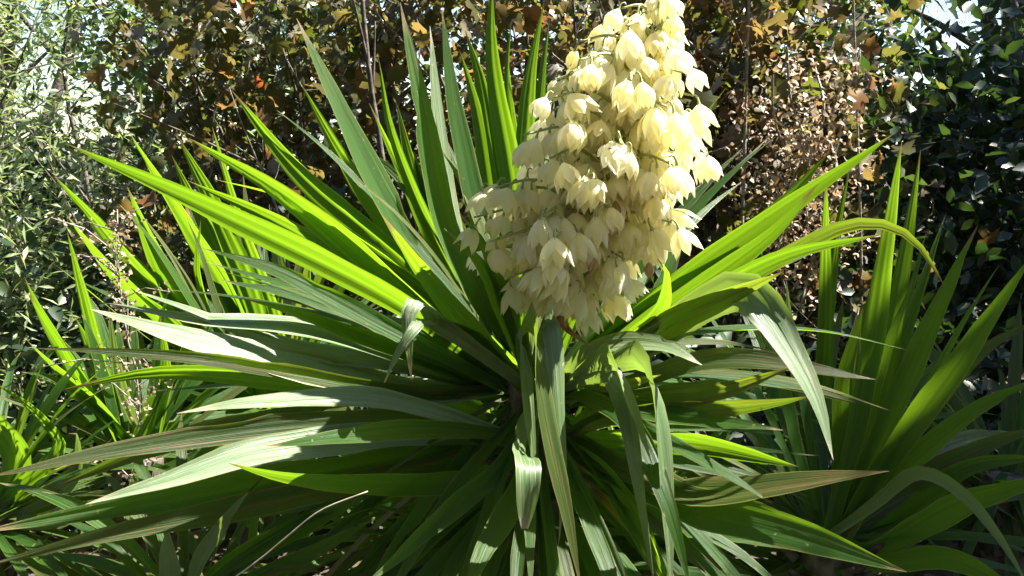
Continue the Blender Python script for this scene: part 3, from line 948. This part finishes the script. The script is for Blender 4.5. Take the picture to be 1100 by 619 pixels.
FC = at(1080, 520, 0.55)
fy = yucca(FC, "spreading yucca with low arching leaves in the laurel's shade")
fill(fy, FC, 100, (62, -25), (0.42, 0.65), 0.3, wid=(0.018, 0.034), old=0.35, front_max=30)

# ------------------------------------------------------------------ yucca clumps to the left
LC = at(285, 450, 0.5)
ly = yucca(LC, "yucca with broad upright leaves behind the silvery leaf tips")
LHN = Vector((-0.3, -0.9, -0.1))
for dy, pix, w, mk in [
    (0.0, [(200, 350), (130, 270), (58, 190)], 24, 'g'), (-0.08, [(190, 365), (122, 292), (73, 230)], 22, 'g'),
    (0.05, [(260, 350), (190, 220), (140, 143)], 24, 'g'), (-0.05, [(215, 370), (165, 270), (136, 200)], 31, 'g'),
    (0.05, [(280, 350), (237, 235), (190, 146)], 24, 'g'), (0.1, [(262, 350), (222, 245), (186, 168)], 20, 'g'),
    (0.1, [(300, 350), (258, 240), (229, 137)], 15, 'g'), (0.0, [(235, 380), (214, 300), (216, 235)], 12, 'g'),
    (0.1, [(300, 370), (280, 300), (262, 230)], 22, 'g'), (0.15, [(320, 360), (300, 290), (290, 220)], 18, 'p'),
    (0.0, [(250, 380), (190, 320), (150, 260)], 18, 'g'), (-0.05, [(240, 400), (180, 340), (140, 310)], 20, 'g'),
    (0.15, [(335, 370), (330, 300), (338, 240)], 18, 'g'),
]:
    traced(ly, LC + Vector((random.uniform(-0.05, 0.05), random.uniform(-0.03, 0.03), 0)), dy, pix, w, mk, hint=LHN)
fill(ly, LC, 130, (80, -25), (0.40, 0.64), 0.2, wid=(0.018, 0.036), old=0.3)

L2 = at(150, 500, 0.25)
l2 = yucca(L2, "young yucca with narrow yellow green leaves around the dried weed")
for dy, pix, w, mk in [
    (0.0, [(105, 440), (65, 370), (26, 296)], 13, 'g'), (-0.03, [(100, 430), (60, 365), (29, 312)], 14, 'g'),
    (-0.05, [(110, 440), (70, 400), (28, 366)], 12, 'g'), (0.05, [(112, 400), (92, 320), (70, 247)], 16, 'g'),
    (0.05, [(125, 460), (105, 400), (80, 340)], 15, 'g'), (0.0, [(170, 440), (178, 400), (170, 340)], 14, 'g'),
    (0.0, [(160, 440), (200, 390), (205, 380)], 15, 'g'), (0.05, [(140, 440), (125, 390), (118, 330)], 14, 'p')]:
    traced(l2, L2 + Vector((random.uniform(-0.04, 0.04), 0, 0)), dy, pix, w, mk, hint=LHN)
fill(l2, L2, 90, (80, -15), (0.26, 0.42), 0.25, wid=(0.02, 0.032))

L3 = at(-15, 560, 0.12)
l3 = yucca(L3, "yucca with arching leaves beneath the pale willow")
for dy, pix, w, mk in [(0.0, [(20, 500), (0, 460), (-30, 420)], 26, 'g'), (-0.05, [(60, 490), (45, 450), (-10, 412)], 12, 'g'), (0.0, [(70, 520), (85, 470), (75, 465)], 20, 'p'),
                       (0.0, [(40, 540), (90, 500), (120, 470)], 18, 'p'), (-0.05, [(40, 560), (110, 545), (170, 550)], 20, 'p')]:
    traced(l3, L3 + Vector((random.uniform(-0.04, 0.04), 0, 0)), dy, pix, w, mk, hint=LHN)
fill(l3, L3, 90, (75, -30), (0.35, 0.52), 0.3, wid=(0.018, 0.032))

L4 = at(200, 660, -0.15)
l4 = yucca(L4, "small low yucca offset in the shade under the main plant")
for dy, pix, w, mk in [(-0.02, [(185, 620), (180, 590), (182, 570)], 26, 'p'), (-0.1, [(215, 600), (250, 550), (268, 530)], 20, 'p'), (0.0, [(240, 610), (330, 560), (420, 520)], 24, 'g'),
                       (-0.1, [(260, 630), (340, 590), (400, 560)], 22, 'g')]:
    traced(l4, L4, dy, pix, w, mk, hint=LHN)
fill(l4, L4, 60, (60, -10), (0.25, 0.45), 0.3, wid=(0.018, 0.032), front_max=30)

for (px_, y_), lb in zip(((455, 0.38), (690, 0.34), (575, 0.62)), ("leafy yucca offset deep in shade beneath the silvery leaves", "leafy yucca offset deep in shade beneath the hanging leaves", "leafy yucca offset in the dark gap behind the main stem")):
    oc = at(px_, 560, y_)
    oy = yucca(oc, lb)
    fill(oy, oc, 70, (80, -20), (0.25, 0.45), 0.25, wid=(0.018, 0.03), front_max=60)

# ------------------------------------------------------------------ flower panicle on the main yucca
AX = [(586, 400, -0.02), (602, 335, -0.09), (640, 225, -0.15), (680, 110, -0.16), (708, 30, -0.15), (718, -16, -0.14)]
axis_pts = [at(a, b, y) - main.location for a, b, y in AX]
axis_c, axis_len = catmull(axis_pts, 60)
sv, sf = [], []
tube_geo(sv, sf, axis_c, [0.013 * (1 - 0.75 * i / 59) for i in range(60)], 8)

ENV = [(-10, 20, 16), (15, 30, 26), (50, 66, 36), (100, 100, 60), (150, 116, 100), (200, 112, 118), (228, 114, 112), (255, 150, 110), (300, 124, 116), (340, 70, 76)]


def env(py):
    ys = [e[0] for e in ENV]
    return np.interp(py, ys, [e[1] for e in ENV]), np.interp(py, ys, [e[2] for e in ENV])


def tepal(L, Rm, flare, half, th0, closed=False):
    """One pointed, cupped petal as a patch of a hanging bell, axis -Z."""
    v, f = [], []
    ns, nu = 7, 5
    for i in range(ns):
        s = i / (ns - 1)
        if closed:
            r = Rm * math.sin(math.pi * min(1, s * 0.96 + 0.02)) ** 0.8 + 0.0008
        else:
            r = 0.004 + (Rm - 0.004) * math.sin(min(1, s / 0.62) * math.pi / 2) + flare * max(0, s - 0.55) ** 1.4
        w = math.sin(math.pi * (0.10 + 0.90 * s) ** 0.85) ** 0.75 if s < 1 else 0.02
        for k in range(nu):
            u = k / (nu - 1) * 2 - 1
            th = th0 + u * half * w
            rr = r * (1 - 0.10 * u * u) + 0.0015 * (1 - abs(u)) * math.sin(s * 3)
            zz = -L * s + 0.12 * L * u * u * s * 0.5
            v.append((rr * math.cos(th), rr * math.sin(th), zz))
    for i in range(ns - 1):
        for k in range(nu - 1):
            q = i * nu + k
            f.append((q, q + 1, q + nu + 1, q + nu))
    return v, f


STYLES = [(0.050, 0.0235, -0.016, 0.66), (0.053, 0.0245, 0.000, 0.64), (0.046, 0.0250, 0.020, 0.60), (0.048, 0.0225, -0.026, 0.70), (0.054, 0.022, 0.008, 0.62)]
pet_meshes, whole_meshes, neck_meshes = [], [], []
DROP = 0.016                                            # length of the bowed pedicel


def neck_geo(v, f):
    c, _ = catmull([Vector((0, 0, 0)), Vector((0.006, 0, 0.002)), Vector((0.010, 0, -0.006)), Vector((0.010, 0, -DROP - 0.004))], 7)
    tube_geo(v, f, c, [0.0016, 0.0016, 0.0017, 0.0018, 0.002, 0.003, 0.004], 5)


for L, Rm, fl, half in STYLES:
    outer = mesh_py("petal", *tepal(L, Rm, fl, half, 0.0))
    inner = mesh_py("petal", *tepal(L * 0.97, Rm * 0.9, fl * 0.7, half * 1.05, 0.0))
    for m_ in (outer, inner):
        m_.materials.append(M_PETAL)
    pet_meshes.append((outer, inner))
    v, f = [], []
    for k in range(6):
        a, b = tepal(L * random.uniform(0.93, 1.05), Rm * (1 if k % 2 else 0.9) * random.uniform(0.95, 1.08), fl + random.uniform(-0.01, 0.014), half, k * math.pi / 3 + random.uniform(-0.08, 0.08))
        o = len(v)
        v += [Vector(q) + Vector((0.010, 0, -DROP)) for q in a]
        f += [tuple(i + o for i in q) for q in b]
    me = mesh_py("flower", v, f)
    me.materials.append(M_PETAL)
    whole_meshes.append(me)
v, f = [], []
neck_geo(v, f)
NECK = mesh_py("pedicel", v, f)
NECK.materials.append(M_STALK)
bv, bf = [], []
for k in range(6):
    a, b = tepal(0.034, 0.0085, 0, 0.62, k * math.pi / 3, True)
    o = len(bv)
    bv += [Vector(q) + Vector((0.010, 0, -DROP)) for q in a]
    bf += [tuple(i + o for i in q) for q in b]
BUD = mesh_py("bud", bv, bf)
BUD.materials.append(M_PETAL)

spots = []
nb = 74
for i in range(nb):
    t = 0.235 + 0.745 * (i / (nb - 1))
    p = axis_c[min(59, int(t * 59))]
    w = p + main.location
    rel = w - CAM
    py = 309.5 - rel.dot(UPV) / rel.dot(FWD) * FPX
    lo, hi = env(py + 18)
    az = i * 2.39996 + random.uniform(-0.25, 0.25)
    side = math.cos(az)
    rpx = (hi if side > 0 else lo) * random.uniform(0.82, 1.0)
    rad = max(0.02, rpx / FPX * 1.8 - 0.018)
    d = Vector((math.cos(az), math.sin(az) * 0.85, 0))
    e = p + d * rad + Vector((0, 0, 0.10 * rad + 0.012))
    m = p + d * rad * 0.5 + Vector((0, 0, 0.20 * rad + 0.01))
    c, L = catmull([p, m, e], 14)
    tube_geo(sv, sf, c, [0.0042 * (1 - 0.6 * q / 13) for q in range(14)], 5)
    n = max(2, int(L / 0.0110))
    for k in range(n):
        s = 0.16 + 0.84 * (k + 0.6) / n if L > 0.06 else (k + 0.8) / n
        q = c[min(13, int(s * 13))]
        th = k * 2.4 + random.uniform(-0.5, 0.5) + az
        spots.append((q + Vector((math.cos(th) * 0.010, math.sin(th) * 0.010, random.uniform(-0.006, 0.008))), th, py, s, d))
stalk = link("flower_stalk", mesh_py("flower_stalk", sv, sf), main, M_STALK)

# thin overlapping ones, then order by nearness to the path so the front ones carry separate petals
kept = []
for sp in spots:
    if all((sp[0] - k[0]).length > 0.0172 for k in kept):
        kept.append(sp)
kept.sort(key=lambda s: s[0].y)
n_split = 0
for i, (q, th, py, s, d) in enumerate(kept):
    is_bud = (py < 22 and random.random() < 0.4) or random.random() < 0.07
    sc = random.uniform(0.80, 1.04) * (0.85 if py < 30 else 1.0)
    tilt = Matrix.Rotation(random.uniform(-0.10, 0.42), 4, Vector((-d.y, d.x, 0)) * -1.0) @ Matrix.Rotation(random.gauss(0, 0.24), 4, 'X') @ Matrix.Rotation(random.gauss(0, 0.24), 4, 'Y')
    mat = Matrix.Translation(q) @ tilt @ Matrix.Rotation(th, 4, 'Z') @ Matrix.Scale(sc, 4)
    if not is_bud and n_split < 48:
        n_split += 1
        fo = link("flower", NECK, main)
        fo.matrix_local = mat
        st = random.randrange(len(STYLES))
        for k in range(6):
            po = link("petal", pet_meshes[st][k % 2], fo)
            po.matrix_local = Matrix.Translation((0.010, 0, -DROP)) @ Matrix.Rotation(k * math.pi / 3 + random.uniform(-0.07, 0.07), 4, 'Z') @ Matrix.Rotation(random.uniform(-0.06, 0.10), 4, 'Y')
    else:
        fo = link("flower_bud" if is_bud else "flower", BUD if is_bud else random.choice(whole_meshes), main)
        fo.matrix_local = mat
        po = link("pedicel", NECK, fo)
print("flowers", len(kept))

# spent blooms and a dry bract
M_WILT = tint_material("wilted_petal", [(0.0, (0.36, 0.22, 0.09)), (1.0, (0.55, 0.42, 0.22))], [(0.0, (0.4, 0.2, 0.06)), (1.0, (0.6, 0.42, 0.2))], 0.4, 0.6, None, 0.3)
WB = BUD.copy()
WB.materials.clear()
WB.materials.append(M_WILT)
for px, py, y in ((612, 212, -0.215), (655, 206, -0.225), (700, 276, -0.20), (640, 262, -0.21), (600, 330, -0.19)):
    o = link("wilted_flower", WB, main)
    o.location = at(px, py, y) - main.location
    o.rotation_euler = (random.gauss(0, 0.3), random.gauss(0, 0.3), random.uniform(0, 6))
    o.scale = (0.8, 0.8, random.uniform(0.9, 1.2))
v, f = [], []
c, _ = catmull([at(597, 338, -0.10) - main.location, at(612, 356, -0.16) - main.location, at(638, 374, -0.2) - main.location], 9)
tube_geo(v, f, c, [0.002, 0.004, 0.0055, 0.006, 0.0055, 0.004, 0.0025, 0.0012, 0.0006], 6)
link("bract", mesh_py("bract", v, f), main, rough_material("dry_bract_skin", (0.20, 0.09, 0.04), (0.36, 0.20, 0.10), 60.0, 0.6, 0.2))
